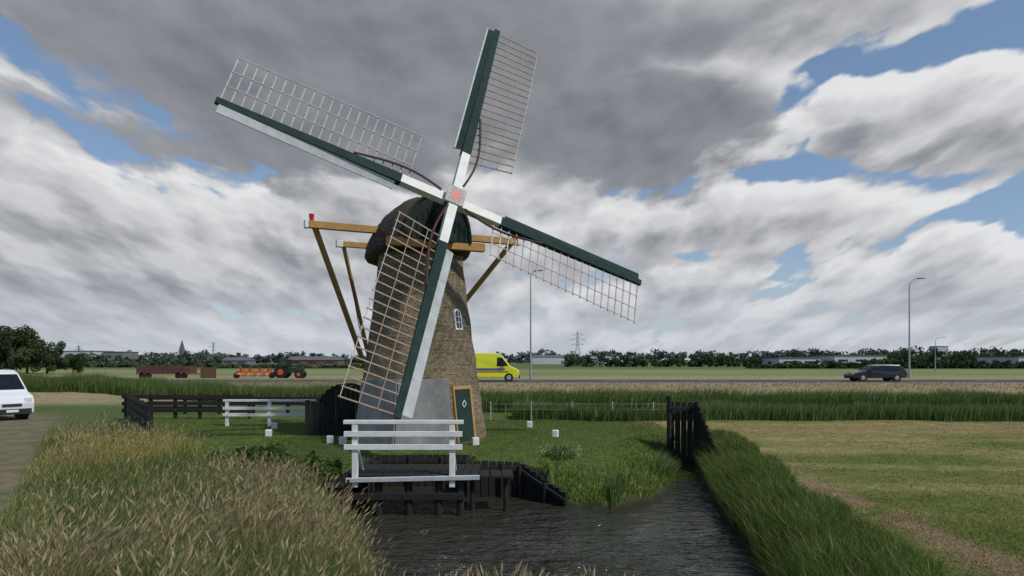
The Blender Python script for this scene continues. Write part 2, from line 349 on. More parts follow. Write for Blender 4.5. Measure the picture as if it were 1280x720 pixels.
# ------------------------------------------------------------------ foliage
def leafmat(name,trans=0.35,rough=0.7):
    m=bpy.data.materials.new(name); m.use_nodes=True; t=m.node_tree; N=t.nodes; L=t.links; N.clear()
    at=N.new('ShaderNodeAttribute'); at.attribute_name='col'
    d=N.new('ShaderNodeBsdfDiffuse'); tr=N.new('ShaderNodeBsdfTranslucent'); mx=N.new('ShaderNodeMixShader'); mx.inputs[0].default_value=trans
    o=N.new('ShaderNodeOutputMaterial')
    L.new(at.outputs['Color'],d.inputs[0]); L.new(at.outputs['Color'],tr.inputs[0]); L.new(d.outputs[0],mx.inputs[1]); L.new(tr.outputs[0],mx.inputs[2]); L.new(mx.outputs[0],o.inputs[0])
    return m
LEAF=leafmat('grass_blades'); TREEL=leafmat('tree_leaves',0.15)
def blades(name,x,y,h,wd,lean,col,wind=(0.25,0.05),z=None,mats=None,heads=None):
    n=len(x); z=gz(x,y)-0.02 if z is None else z
    a=rng.random(n)*math.pi; b=rng.random(n)*2*math.pi
    s=np.stack([np.cos(a),np.sin(a)*0.6,np.zeros(n)],1)*(wd[:,None]/2)
    wf=0.3+1.4*vnoise(x,y,1.1,95)
    L=np.stack([np.cos(b)*lean+wind[0]*wf,np.sin(b)*lean+wind[1]*wf,np.zeros(n)],1)*h[:,None]
    P=np.stack([x,y,z],1); up=np.zeros((n,3)); up[:,2]=h
    mid=P+L*0.28+up*0.55; tip=P+L+up*(1-0.18*np.hypot(L[:,0],L[:,1])/np.maximum(h,1e-3))[:,None]
    V=np.stack([P-s,P+s,mid-s*0.85,mid+s*0.85,tip],1)
    C=np.repeat(col[:,None,:],5,1)
    base=(np.arange(n)*5)[:,None]
    lp=(base+np.array([0,1,3,2,2,3,4])[None,:])
    counts=np.tile([4,3],n); V=V.reshape(-1,3); C=C.reshape(-1,3); lp=lp.ravel()
    if heads is not None:
        k=np.nonzero(heads)[0]; m=len(k); T=tip[k]; hh=np.minimum(0.10,h[k]*0.16)*(0.6+0.8*rng.random(m)); ww=hh*0.11
        dirn=(tip-mid)[k]; dirn/=np.linalg.norm(dirn,axis=1)[:,None]
        e=s[k]/np.linalg.norm(s[k],axis=1)[:,None]
        e2=np.cross(e,dirn)
        HV=np.stack([T-dirn*hh[:,None]*0.3,T+e*ww[:,None]+dirn*hh[:,None]*0.2,T+dirn*hh[:,None],T-e*ww[:,None]+dirn*hh[:,None]*0.2, T+e2*ww[:,None]+dirn*hh[:,None]*0.2,T-e2*ww[:,None]+dirn*hh[:,None]*0.2],1).reshape(-1,3)
        hc=np.array([0.42,0.36,0.20])[None]*(0.7+0.6*rng.random((m,1)))+np.array([0.03,0,0.02])*rng.random((m,1))
        HC=np.repeat(hc[:,None,:],6,1).reshape(-1,3)
        b2=len(V)+(np.arange(m)*6)[:,None]; l2=(b2+np.array([0,1,2,3,0,4,2,5])[None,:]).ravel()
        V=np.concatenate([V,HV]); C=np.concatenate([C,HC]); lp=np.concatenate([lp,l2]); counts=np.concatenate([counts,np.full(2*m,4)])
    return meshnp(name,V,lp,counts,C,[mats or LEAF])
def pick(n,cols,wts,var=0.25):
    i=rng.choice(len(cols),n,p=np.array(wts)/sum(wts)); c=np.array(cols)[i]
    return c*(1+var*(rng.random((n,1))*2-1))*(1+0.08*(rng.random((n,3))*2-1))
# foreground meadow grass
def tallmask(x,y): return y<np.interp(x,[-16,-13,-6.8,-4.4,-3.0,-1],[27,24.5,17.0,14.6,12.4,8.5])
N=480000
yy=2.3*np.exp(rng.random(N)*math.log(27/2.3)); xx=-(0.80*yy+0.5)+rng.random(N)*(0.80*yy+0.5+1.0)
k=(path_d(xx,yy)>1.25+0.3*rng.random(N))&tallmask(xx,yy)&(sdf(xx,yy)>0.1)&((yy>4.0)|(xx<-0.9)); xx=xx[k];yy=yy[k];n=len(xx)
pn=fbm(xx,yy,2.4,11); pn2=fbm(xx,yy,0.7,14)
straw=sst(pn+0.45*(pn2-0.5),0.42,0.64)
green=pick(n,[(0.085,0.145,0.034),(0.13,0.195,0.05),(0.20,0.25,0.075)],[3,4,3])*(0.75+0.5*pn2)[:,None]
st=pick(n,[(0.38,0.34,0.15),(0.48,0.42,0.22),(0.29,0.29,0.11)],[3,2,3])
usest=rng.random(n)<(0.04+0.30*straw)
col=np.where(usest[:,None],st,green)
yf=np.exp(-(((xx+11.2)/2.0)**2+((yy-20)/2.6)**2)); col=np.where((rng.random(n)<yf*0.8)[:,None],pick(n,[(0.50,0.42,0.07)],[1]),col)
hgt=(0.16+0.40*rng.random(n))*(0.5+0.5*pn+0.5*pn2)*np.where(usest,1.45,1.0)
hgt*=np.clip((path_d(xx,yy)-1.0)/1.2,0.35,1)*np.clip(0.5+(yy-2)/8,0.4,1)
blades('meadow_grass',xx,yy,hgt,0.0025+0.00060*yy+0.002*rng.random(n),0.15+0.42*rng.random(n),col,wind=(0.16,0.0),heads=(usest&(rng.random(n)<0.6)))
# grass at the foot of the camera bank
N=9000
xx=rng.random(N)*8-2; yy=4.0+rng.random(N)*3.8; k=(sdf(xx,yy)>0.02)&(xx<5)&(rng.random(N)<0.4); xx=xx[k];yy=yy[k];n=len(xx)
blades('bank_grass',xx,yy,0.10+0.30*rng.random(n)**2,0.005+0.004*rng.random(n),0.25+0.25*rng.random(n),pick(n,[(0.08,0.12,0.03),(0.16,0.18,0.05),(0.3,0.25,0.12)],[4,3,1]))
# right bank tall grass
N=110000
yy=7+rng.random(N)**1.3*18; xx=3.0+rng.random(N)*4.8; d=sdf(xx,yy); pb_=fbm(xx,yy,1.3,21); pc_=fbm(xx,yy,0.6,23)
k=(d>-0.05+0.2*pc_)&(d<1.0+1.3*pb_)&(xx>np.interp(yy,[7,8,18,24],[3.0,3.6,5,6.2])); xx=xx[k];yy=yy[k];d=d[k];pb_=pb_[k];pc_=pc_[k];n=len(xx)
blades('reed_bank_grass',xx,yy,(0.22+0.42*rng.random(n))*(0.5+0.55*pb_+0.5*pc_)*np.clip(1.25-d*0.42,0.3,1.2),0.005+0.0006*yy,0.25+0.40*rng.random(n),pick(n,[(0.075,0.135,0.028),(0.12,0.185,0.04),(0.18,0.22,0.065),(0.34,0.30,0.15)],[4,4,2,0.9])*(0.65+0.7*pc_)[:,None],wind=(-0.12,-0.10))
# lawn
N=270000
xx=-17+rng.random(N)*24; yy=13+rng.random(N)*19; d=sdf(xx,yy)
k=(~tallmask(xx,yy-0.6))&(d>0.12)&(xx<np.interp(yy,[15,24,32],[5,6,6.5]))&(np.hypot(xx+3.34,yy-24.9)>2.3); xx=xx[k];yy=yy[k];d=d[k];n=len(xx)
pn=fbm(xx,yy,1.6,31); pq=fbm(xx,yy,5,33)
edge=np.clip(1.6-d,0,1)*(xx>0.8)
hh=(0.02+0.05*rng.random(n))*(0.5+0.9*pn)+edge*0.22*rng.random(n)
col=pick(n,[(0.10,0.165,0.034),(0.14,0.20,0.045),(0.24,0.24,0.085)],[4,4,1.6])*(0.55+0.5*pn+0.5*pq)[:,None]
blades('lawn_grass',xx,yy,hh,0.018+0.012*rng.random(n),0.4+0.3*rng.random(n),col)
# mown field stubble
N=190000
yy=7*np.exp(rng.random(N)*math.log(33/7)); xx=4.6+rng.random(N)*(0.78*yy+1-3.6)
k=(sdf(xx,yy)>1.2); xx=xx[k];yy=yy[k];n=len(xx)
c=zonecol(xx,yy)*(0.75+0.7*rng.random((n,1)))*np.array([1.05,1.1,1.0])
blades('field_grass',xx,yy,0.02+0.045*rng.random(n)*(0.5+fbm(xx,yy,2,41)),0.008+0.0012*yy*rng.random(n),0.7+0.4*rng.random(n),c)
# reeds along the canal
def reedband(name,pts,width,N,hmin,hmax,cols,wts,wd=0.03,clump=1.2):
    px=np.array([p[0] for p in pts]);py=np.array([p[1] for p in pts])
    xx=px[0]+rng.random(N)*(px[-1]-px[0]); yy=np.interp(xx,px,py)+rng.random(N)*width+1.8*(fbm(xx,xx*0,3,51)-0.5)
    hn=fbm(xx,yy,1.8,55); hb=fbm(xx,yy,6,57)
    k=rng.random(N)<np.clip(0.4+clump*hn,0,1); xx=xx[k];yy=yy[k];hn=hn[k];hb=hb[k]; n=len(xx)
    h=(hmin+(hmax-hmin)*rng.random(n)**0.7)*(0.50+0.55*hn+0.42*hb)
    blades(name,xx,yy,h,wd*(0.6+0.8*rng.random(n)),0.10+0.3*rng.random(n),pick(n,cols,wts)*(0.5+0.5*hb+0.5*hn)[:,None],wind=(0.2,0))
RC=[(0.08,0.135,0.036),(0.125,0.185,0.052),(0.19,0.25,0.085),(0.32,0.30,0.16)]
reedband('reeds',[(-62,58),(-30,51),(-16,43),(-8,38),(0,36.5),(20,36),(34,36),(48,36)],3.0,100000,0.75,1.36,RC,[3,4,2,0.6],0.035)
reedband('reeds',[(0,32.5),(3,31.6),(7,31.4),(20,31.2),(30,31)],2.0,50000,0.35,0.90,RC,[4,4,2,0.5],0.026)
reedband('verge_grass',[(-70,59),(0,46),(70,46)],13,36000,0.08,0.25,[(0.34,0.28,0.15),(0.19,0.20,0.09),(0.42,0.35,0.20)],[3,1,2],0.05)
# leafy weeds and flowers
def quads(name,P,size,col,m=None,ret=False):
    N=len(P); u=rng.normal(size=(N,3)); u/=np.linalg.norm(u,axis=1)[:,None]; v=np.cross(u,rng.normal(size=(N,3))); v/=np.linalg.norm(v,axis=1)[:,None]
    u=u*size[:,None]; v=v*size[:,None]*0.55
    V=np.stack([P-u,P-v*0.9,P+u,P+v],1).reshape(-1,3)
    C=np.repeat(col[:,None,:],4,1).reshape(-1,3)
    return meshnp(name,V,np.arange(4*N),np.full(N,4),C,[m or LEAF])
def leaves(name,cx,cy,rx,ry,hz,N,size,cols,wts,z0=None):
    r=np.sqrt(rng.random(N)); a=rng.random(N)*2*math.pi
    x=cx+rx*r*np.cos(a); y=cy+ry*r*np.sin(a); top=hz*(1-0.65*r**2)*(0.5+0.9*vnoise(x,y,0.35,61))
    z=gz(x,y)+rng.random(N)**0.6*top
    return quads(name,np.stack([x,y,z],1),np.full(N,size)*(0.6+0.8*rng.random(N)),pick(N,cols,wts))
WC=[(0.05,0.10,0.022),(0.085,0.14,0.034),(0.125,0.18,0.045)]
leaves('nettle_bush',-5.3,15.9,1.35,0.9,0.85,10000,0.05,WC,[3,4,2])
leaves('nettle_bush',-7.2,17.8,0.8,0.6,0.5,3500,0.05,WC,[3,4,2])
leaves('wild_flower_clump',1.35,19.6,0.5,0.5,0.35,900,0.03,WC,[3,4,2])
P=np.stack([0.8+1.2*rng.random(160),19.0+1.4*rng.random(160),np.zeros(160)],1); P[:,2]=gz(P[:,0],P[:,1])+0.12+0.3*rng.random(160)
quads('white_flowers',P,np.full(160,0.022),pick(160,[(0.6,0.6,0.55)],[1]))
# rushes on lawn bank
N=4500; xx=2.4+rng.random(N)*2.6; yy=16.6+(xx-2.4)*1.6+rng.random(N)*0.9-0.2; d=sdf(xx,yy); k=(d>-0.12)&(d<0.45); xx=xx[k];yy=yy[k];n=len(xx)
blades('rushes',xx,yy,0.25+0.45*rng.random(n),np.full(n,0.018),0.15+0.3*rng.random(n),pick(n,RC,[3,4,3,1]),z=np.maximum(gz(xx,yy),WZ-0.03))
# duckweed at ditch end, foam flecks near the outlet
def flecks(name,xx,yy,s,c,z):
    n=len(xx); V4=np.stack([xx,yy,np.full(n,z)],1); q=s*(0.5+rng.random((n,1)))
    VV=np.stack([V4+q*[-1.6,0.2,0],V4+q*[0,-.7,0],V4+q*[1.4,0,0],V4+q*[0.2,.7,0]],1).reshape(-1,3)
    meshnp(name,VV,np.arange(4*n),np.full(n,4),np.repeat(pick(n,[c],[1])[:,None,:],4,1).reshape(-1,3),[LEAF])
N=2600; xx=4.6+rng.random(N)*1.9; yy=20.5+rng.random(N)*3.1; k=(sdf(xx,yy)<-0.02)&(fbm(xx,yy,0.8,71)>0.5-0.06*(yy-20.5)); flecks('duckweed',xx[k],yy[k],0.028,(0.09,0.14,0.03),WZ+0.006)
N=1500; xx=-3.2+rng.random(N)*2.4; yy=11.3+rng.random(N)*3.4; k=(sdf(xx,yy)<-0.1)&(fbm(xx,yy,0.5,73)>0.66); flecks('foam',xx[k],yy[k],0.012,(0.5,0.5,0.47),WZ+0.010)
# distant trees
def treemass(name,rows,size):
    Ps=[];Cs=[];Ss=[]
    for (x0,x1,yc,h0,h1,tint,dens_) in rows:
        x=x0
        while x<x1:
            big=float(vnoise(np.array([x]),np.array([yc]),25,81)[0])
            h=(h0+(h1-h0)*random.random()**1.3)*(0.65+0.7*big); r=h*(0.36+0.25*random.random())
            for c in range(8):
                cx=x+random.uniform(-1,1)*r*0.9; cz=h*random.uniform(0.18,0.82); rr=h*random.uniform(0.15,0.28); cy=yc+random.uniform(-4,4)
                n=int(30*dens_); u=rng.normal(size=(n,3)); u/=np.linalg.norm(u,axis=1)[:,None]; u*=(rng.random((n,1))**0.4)
                Ps.append(np.array([cx,cy,cz])+u*rr*np.array([1.25,1,0.95]))
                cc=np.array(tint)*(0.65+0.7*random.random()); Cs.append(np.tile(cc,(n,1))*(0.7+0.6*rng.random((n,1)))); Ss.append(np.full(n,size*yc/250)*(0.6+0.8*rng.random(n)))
            x+=r*random.uniform(0.8,1.5)*(1.4 if big<0.25 else 1)
    P=np.concatenate(Ps); P[:,2]=np.maximum(P[:,2],0.1)
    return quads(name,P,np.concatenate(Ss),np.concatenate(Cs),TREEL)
T1=(0.062,0.092,0.040); T2=(0.085,0.112,0.070); T3=(0.13,0.165,0.155)  # paler, bluer second and third tints put distance haze into the leaf colour
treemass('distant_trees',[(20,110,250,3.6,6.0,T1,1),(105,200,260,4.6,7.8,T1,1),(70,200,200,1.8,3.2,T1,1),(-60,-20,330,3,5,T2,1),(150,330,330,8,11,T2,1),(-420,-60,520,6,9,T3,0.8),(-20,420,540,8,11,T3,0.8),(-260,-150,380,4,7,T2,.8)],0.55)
treemass('hedge',[(-250,-100,230,1.2,2.6,T2,1),(-90,-12,210,1.0,2.0,T2,1)],0.5)
def tree(name,x,y,h,seed):
    random.seed(seed); e=empty(name,(x,y,0)); t=MB(); t.cyl((0,0,-0.2),(0.1,0,h*0.55),h*0.03,h*0.015,9)
    P=[];C=[]
    for i in range(22):
        a=random.random()*6.28; q=random.random()**0.6*h*0.36; zz=h*random.uniform(0.2,0.88); c=Vector((q*math.cos(a),q*math.sin(a),zz)); 
        t.cyl((0.05,0,h*random.uniform(0.2,0.5)),c,h*0.01,h*0.004,6)
        n=240; u=rng.normal(size=(n,3)); u/=np.linalg.norm(u,axis=1)[:,None]; u*=rng.random((n,1))**0.35
        P.append(np.array(c)+u*h*random.uniform(0.10,0.18)); C.append(np.tile(np.array(T1)*(0.6+0.8*random.random()),(n,1))*(0.7+0.6*rng.random((n,1))))
    t.obj('trunk',[mat('bark',(0.06,0.05,0.04),0.9)],e)
    P=np.concatenate(P); o=quads('crown',P,np.full(len(P),h*0.028),np.concatenate(C),TREEL); o.parent=e
for i,(x,y,h) in enumerate([(-92,122,9.4),(-88.0,120,9.0),(-84.5,124,6.8),(-81,126,4.4),(-97,120,10),(-89.5,126,8)]): tree('tree',x,y,h,100+i)
random.seed(11)
# ------------------------------------------------------------------ windmill
MX,MY=-3.34,24.9
mill=empty('windmill',(MX,MY,0))
nrm=Vector((0.424,-0.855,0.30)).normalized()
fa=Vector((nrm.x,nrm.y,0)).normalized(); la=Vector((-fa.y,fa.x,0)); 
if la.x<0: la=-la
A0=math.radians(33)
def azv(a,r,z): return Vector((r*math.sin(a),-r*math.cos(a),z))
prof=[(-0.1,2.52),(0.6,2.42),(1.4,2.30),(2.2,2.18),(3.2,2.03),(4.2,1.88),(5.2,1.74),(6.0,1.65),(6.55,1.60)]
tw=MB(); sub=4; ring=[]
def tr(a,rc): # radius of slightly rounded octagon
    k=(a-A0)%(math.pi/4)-math.pi/8
    ro=rc*math.cos(math.pi/8)/math.cos(k); return ro*0.82+rc*0.965*0.18
na=64
pz=np.linspace(-0.1,6.55,30); pr=np.interp(pz,[p[0] for p in prof],[p[1] for p in prof])
for z,r in zip(pz,pr):
    for i in range(na):
        a=A0+2*math.pi*i/na; tw.v.append(tuple(azv(a,tr(a,r)+0.02*math.sin(a*9+z*5),z)))
for j in range(len(pz)-1):
    for i in range(na):
        tw.f.append([j*na+i,j*na+(i+1)%na,(j+1)*na+(i+1)%na,(j+1)*na+i]); tw.m.append(0)
tw.f.append([(len(pz)-1)*na+i for i in range(na)]); tw.m.append(0)
tw.obj('tower',[THATCH],mill,smooth=True)
# grey plinth panel on front facet
pl=MB()
def facet_pt(a0,a1,t,z,off):
    r=np.interp(z,[p[0] for p in prof],[p[1] for p in prof]); p=azv(a0,r,z).lerp(azv(a1,r,z),t); nn=azv((a0+a1)/2,1,0); return p+nn*off
a1=A0; a0=A0-math.pi/4; a2=A0+math.pi/4; a_1=a0-math.pi/4
for (b0,b1) in ((a0,a1),(a_1,a0)):
    vs=[facet_pt(b0,b1,t,z,o) for o in (-0.1,0.07) for (t,z) in ((0,-0.1),(1,-0.1),(1,2.15),(0,2.15))]
    pl.add(vs,[[4,5,6,7],[0,1,5,4],[1,2,6,5],[2,3,7,6],[3,0,4,7]],0)
pl.obj('plinth',[CONC],mill,bevel=0.02)
# door & window on right facet
def rect_on(mb,a0,a1,t,z0,z1,wd,off,th,mi):
    ex=(azv(a1,1,0)-azv(a0,1,0)).normalized(); nn=azv((a0+a1)/2,1,0)
    c0=facet_pt(a0,a1,t,z0,off); c1=facet_pt(a0,a1,t,z1,off)
    vs=[]
    for o in (0,th):
        for c,s in ((c0,-1),(c0,1),(c1,1),(c1,-1)): vs.append(c+ex*s*wd/2+nn*o)
    mb.add(vs,[[4,5,6,7],[0,1,5,4],[1,2,6,5],[2,3,7,6],[3,0,4,7]],mi)
dr=MB()
rect_on(dr,a1,a2,0.37,0.0,1.90,1.02,-0.12,0.20,1)
rect_on(dr,a1,a2,0.35,0.0,1.80,0.82,-0.05,0.15,0)
ex=(azv(a2,1,0)-azv(a1,1,0)).normalized(); nn=azv((a1+a2)/2,1,0)
for (zc,s) in ((1.30,0.15),):
    c=facet_pt(a1,a2,0.35,zc,0.115); dr.add([c-ex*s*0.8,c-Vector((0,0,s)),c+ex*s*0.8,c+Vector((0,0,s))],[[0,1,2,3]],2)
    c=facet_pt(a1,a2,0.35,zc,0.122); s*=0.62; dr.add([c-ex*s*0.8,c-Vector((0,0,s)),c+ex*s*0.8,c+Vector((0,0,s))],[[0,1,2,3]],0)
dr.obj('door',[GREEN,OCHRE,WHITE],mill,bevel=0.01)
wn=MB()
def arch(mb,z0,wd,ht,off,th,mi):
    zc=z0+ht-wd/2; base=[]
    for o in (off,off+th):
        for (sx,zz) in [(-wd/2,z0),(wd/2,z0)]+[(wd/2*math.cos(q),zc+wd/2*math.sin(q)) for q in np.linspace(0,math.pi,9)]:
            base.append(facet_pt(a1,a2,0.5,zz,o)+ex*sx)
    n=11; mb.add(base,[list(range(n,2*n))]+[[i,(i+1)%n,n+(i+1)%n,n+i] for i in range(n)],mi)
arch(wn,3.86,0.38,0.74,-0.06,0.10,0); arch(wn,3.92,0.27,0.62,-0.02,0.067,1)
for zz in (4.12,4.32): 
    c=facet_pt(a1,a2,0.5,zz,0.055); wn.beam(c-ex*0.13,c+ex*0.13,0.025,0.02,0)
c0=facet_pt(a1,a2,0.5,3.92,0.056); c1=facet_pt(a1,a2,0.5,4.52,0.056); wn.beam(c0,c1,0.025,0.02,0)
wn.obj('window',[WHITE,GLASS],mill)
# cap
def CP(s,l,z): return fa*s+la*l+Vector((0,0,z))
cp=MB(); secs=[(1.75,1.15,8.20,6.85),(1.4,1.45,8.48,6.6),(0.7,1.75,8.58,6.42),(0,1.90,8.48,6.36),(-0.7,1.90,8.22,6.34),(-1.4,1.75,7.86,6.34),(-2.0,1.45,7.48,6.36),(-2.5,0.95,7.05,6.45),(-2.8,0.3,6.75,6.55)]
nn_=17
for (s,wd,hz,ez) in secs:
    for i in range(nn_):
        q=math.pi*i/(nn_-1); cx=math.cos(q); sz=math.sin(q)
        cp.v.append(tuple(CP(s,wd*(abs(cx)**0.85)*(1 if cx>0 else -1),ez+(hz-ez)*(sz**1.05))))
for j in range(len(secs)-1):
    for i in range(nn_-1):
        cp.f.append([j*nn_+i,j*nn_+i+1,(j+1)*nn_+i+1,(j+1)*nn_+i]); cp.m.append(0)
    cp.f.append([j*nn_,(j+1)*nn_,(j+1)*nn_+nn_-1,j*nn_+nn_-1]); cp.m.append(0)
cp.f.append([(len(secs)-1)*nn_+i for i in range(nn_)]); cp.m.append(0)
co=cp.obj('cap_roof',[CAPTH],mill,smooth=True)
md=co.modifiers.new('s','SUBSURF'); md.levels=2; md.render_levels=2
ct=bpy.data.textures.new('thatch_lumps','CLOUDS'); ct.noise_scale=0.25
dm=co.modifiers.new('d','DISPLACE'); dm.texture=ct; dm.strength=0.12
# cap front boards
cf=MB(); pts=[]
for i in range(nn_):
    q=math.pi*i/(nn_-1); cx=math.cos(q); sz=math.sin(q); pts.append((1.18*(abs(cx)**0.8)*(1 if cx>0 else -1),6.85+(8.40-6.85)*(sz**1.0)))
vs=[CP(1.74,l,z) for l,z in pts]+[CP(1.90,l,z) for l,z in pts]
cf.add(vs,[list(range(nn_,2*nn_))[::-1]]+[[i,i+1,nn_+i+1,nn_+i] for i in range(nn_-1)]+[[0,nn_,2*nn_-1,nn_-1]],0)
for i in range(-5,6): cf.beam(CP(1.915,i*0.19,6.9),CP(1.915,i*0.19,8.25-abs(i)*0.16),0.02,0.03,0)
for i in range(nn_-1):
    a=pts[i];b=pts[i+1]; cf.beam(CP(1.93,*a),CP(1.93,*b),0.07,0.08,1)
cf.obj('cap_front',[CAPG,GREEN],mill)
cb=MB()
cb.beam(CP(1.75,-1.75,6.75),CP(1.75,1.75,6.75),0.28,0.28,0)
cb.beam(CP(2.05,-0.55,6.95),CP(2.05,0.55,6.95),0.2,0.3,2)
cb.beam(CP(-0.1,-3.95,7.42),CP(-0.1,3.95,7.42),0.24,0.24,0)
cb.beam(CP(-2.0,-2.5,7.15),CP(-2.0,2.5,7.15),0.2,0.2,0)
tail=CP(-5.3,0,0.9)
cb.beam(CP(-1.6,0,7.2),tail,0.26,0.26,0,w2=0.22,h2=0.22)
for s in (-1,1):
    cb.beam(CP(-0.1,s*3.75,7.36),tail+la*s*0.1,0.16,0.16,0)
    cb.beam(CP(-2.0,s*2.35,7.1),tail+la*s*0.12+Vector((0,0,0.3)),0.12,0.12,0)
    cb.box(CP(-0.1,s*4.03,7.42),(0.12,0.27,0.27),0.46,1)
    cb.cyl(CP(-0.1,s*3.85,7.54),CP(-0.1,s*3.85,7.78),0.07,0.09,10,3)
    cb.box(CP(-2.0,s*2.5,7.15),(0.24,0.24,0.24),0.46,1)
cb.tube([CP(-2.0,-2.3,7.1),CP(-3.5,-1.4,4.2),tail+Vector((0,0,-0.2))],0.02,6,3)
cb.cyl(CP(-5.3,-0.7,1.0),CP(-5.3,0.7,1.0),0.12,0.12,12,0)
for i in range(4):
    a=i*math.pi/4; cb.beam(CP(-5.3-0.6*math.cos(a),0.75,1.0-0.6*math.sin(a)),CP(-5.3+0.6*math.cos(a),0.75,1.0+0.6*math.sin(a)),0.06,0.06,0)
cb.beam(tail,CP(-5.3,0,0.0),0.2,0.2,0)
cb.obj('cap_and_tail_beams',[OCHRE,WHITE,GREEN,RED],mill,bevel=0.012)
# hub
H=Vector((-1.91,22.0,7.96))-Vector((MX,MY,0))
sh=MB(); sh.cyl(H-nrm*3.2,H-nrm*0.25,0.28,0.24,16,0)
sh.cyl(H-nrm*0.5,H+nrm*0.28,0.30,0.28,8,0)
sh.obj('windshaft',[DARK],mill)
dA=Vector((1.32,3.05,6.82)); dA=(dA-nrm*dA.dot(nrm)).normalized(); dB=nrm.cross(dA).normalized() # left
dirs=[('top',dA,7.58,0.12),('left',dB,7.4,-0.12),('bottom',-dA,7.58,0.12),('right',-dB,7.4,-0.12)]
for nm,d,R,off in dirs:
    e=nrm.cross(d).normalized()   # leading side
    O=H+nrm*off
    s=MB()
    s.beam(O+d*0.0,O+d*1.75,0.30,0.30,1,up=nrm,w2=0.28,h2=0.28)
    s.beam(O+d*1.75,O+d*R,0.32,0.26,0,up=nrm,w2=0.20,h2=0.12)
    bw={'bottom':0.32,'left':0.28,'top':0.24,'right':0.24}[nm]
    mi={'bottom':2,'left':2,'top':0,'right':0}[nm]
    segs=5; r0=1.9; r1=R-0.12
    for i in range(segs):
        ra=r0+(r1-r0)*i/segs; rb=r0+(r1-r0)*(i+1)/segs-0.006
        def q(r,f,o):
            hw=0.165-0.075*(r/R); tw_=math.radians(28-18*(r-r0)/(r1-r0)); 
            return O+d*r+e*(hw+0.01+f*math.cos(tw_)*bw)-nrm*(f*math.sin(tw_)*bw*0.8-0.02)+nrm*o
        vs=[q(ra,0,0),q(rb,0,0),q(rb,1,0),q(ra,1,0),q(ra,0,.03),q(rb,0,.03),q(rb,1,.03),q(ra,1,.03)]
        s.add(vs,[[0,1,2,3],[7,6,5,4],[0,4,5,1],[1,5,6,2],[2,6,7,3],[3,7,4,0]],mi)
        if nm=='top':
            s.beam(q(ra,1,0.015)+e*0.03,q(rb,1,0.015)+e*0.03,0.06,0.06,2,up=nrm)
    LW=1.62; li=4 if nm in('left','right') else 3
    nb=21; r0=1.55; r1=R-0.10
    def lp(r,f):
        tw_=math.radians(20-16*(r-r0)/(r1-r0)); return O+d*r-e*(0.05+f*LW*math.cos(tw_))+nrm*(f*LW*math.sin(tw_)*0.75-0.02)
    for i in range(nb):
        r=r0+(r1-r0)*i/(nb-1)
        s.beam(lp(r,0),lp(r,1.03),0.040,0.028,li,up=nrm)
    for f in (0.34,0.67,1.0):
        for i in range(nb-1):
            ra=r0+(r1-r0)*i/(nb-1); rb=r0+(r1-r0)*(i+1)/(nb-1); s.beam(lp(ra,f)+nrm*0.03,lp(rb,f)+nrm*0.03,0.022,0.02,li if f<1 else 4,up=nrm)
    pts=[O+d*(0.45+2.9*t)-e*(0.17+0.30*math.sin(t*math.pi)**1.0*(1-t*0.4))+nrm*(0.16-0.05*t) for t in np.linspace(0,1,12)]
    s.tube(pts,0.038,7,5)
    s.obj('sail_'+nm,[GREEN,WHITE,GREYW,LATT,LATTW,ROPE],mill)
# star plate
st=MB(); c=H+nrm*0.31
q=[c+dA*0.31*a+dB*0.31*b for a,b in ((-1,-1),(-1,1),(1,1),(1,-1))]
st.add([p-nrm*0.08 for p in q]+q,[[4,5,6,7],[7,6,5,4],[0,1,5,4],[1,2,6,5],[2,3,7,6],[3,0,4,7]],0)
sv=[]; 
for i in range(16):
    a=i*math.pi/8; r=0.28 if i%2==0 else 0.12; sv.append(c+nrm*0.006+dA*r*math.cos(a)+dB*r*math.sin(a))
for i in range(16): st.add([c+nrm*0.006,sv[i],sv[(i+1)%16]],[[0,1,2]],1)
st.obj('star_plate',[WHITE,RED],mill)
# scoop wheel casing (black)
sc=MB(); R_=1.95; nseg=14; cx=-6.35; cy=26.3; arc=[(cx+R_*0.62*math.cos(a),1.9*math.sin(a)) for a in np.linspace(0,math.pi,nseg)]
for (x,z),(x2,z2) in zip(arc[:-1],arc[1:]):
    sc.add([(x,cy-.6,z),(x2,cy-.6,z2),(x2,cy+.6,z2),(x,cy+.6,z)],[[0,1,2,3],[3,2,1,0]],0)
for i in range(13):
    xa=cx-1.2+i*0.185; zt=1.9*math.sqrt(max(0,1-((xa+.09-cx)/(R_*.62))**2)); sc.box((xa+.09,cy-.62,zt/2),(0.17,0.04,zt),0,0)
sc.beam((cx-1.25,cy-.66,0.5),(cx+1.25,cy-.66,0.5),0.05,0.1,0)
sc.obj('scoop_wheel_casing',[BLACK])
sc=MB()
for i in range(9): sc.box((-7.55+i*0.19,25.2,0.62-0.02*i),(0.17,0.06,1.4-0.04*i),0.15,0)
sc.obj('timber_screen',[BLACK])
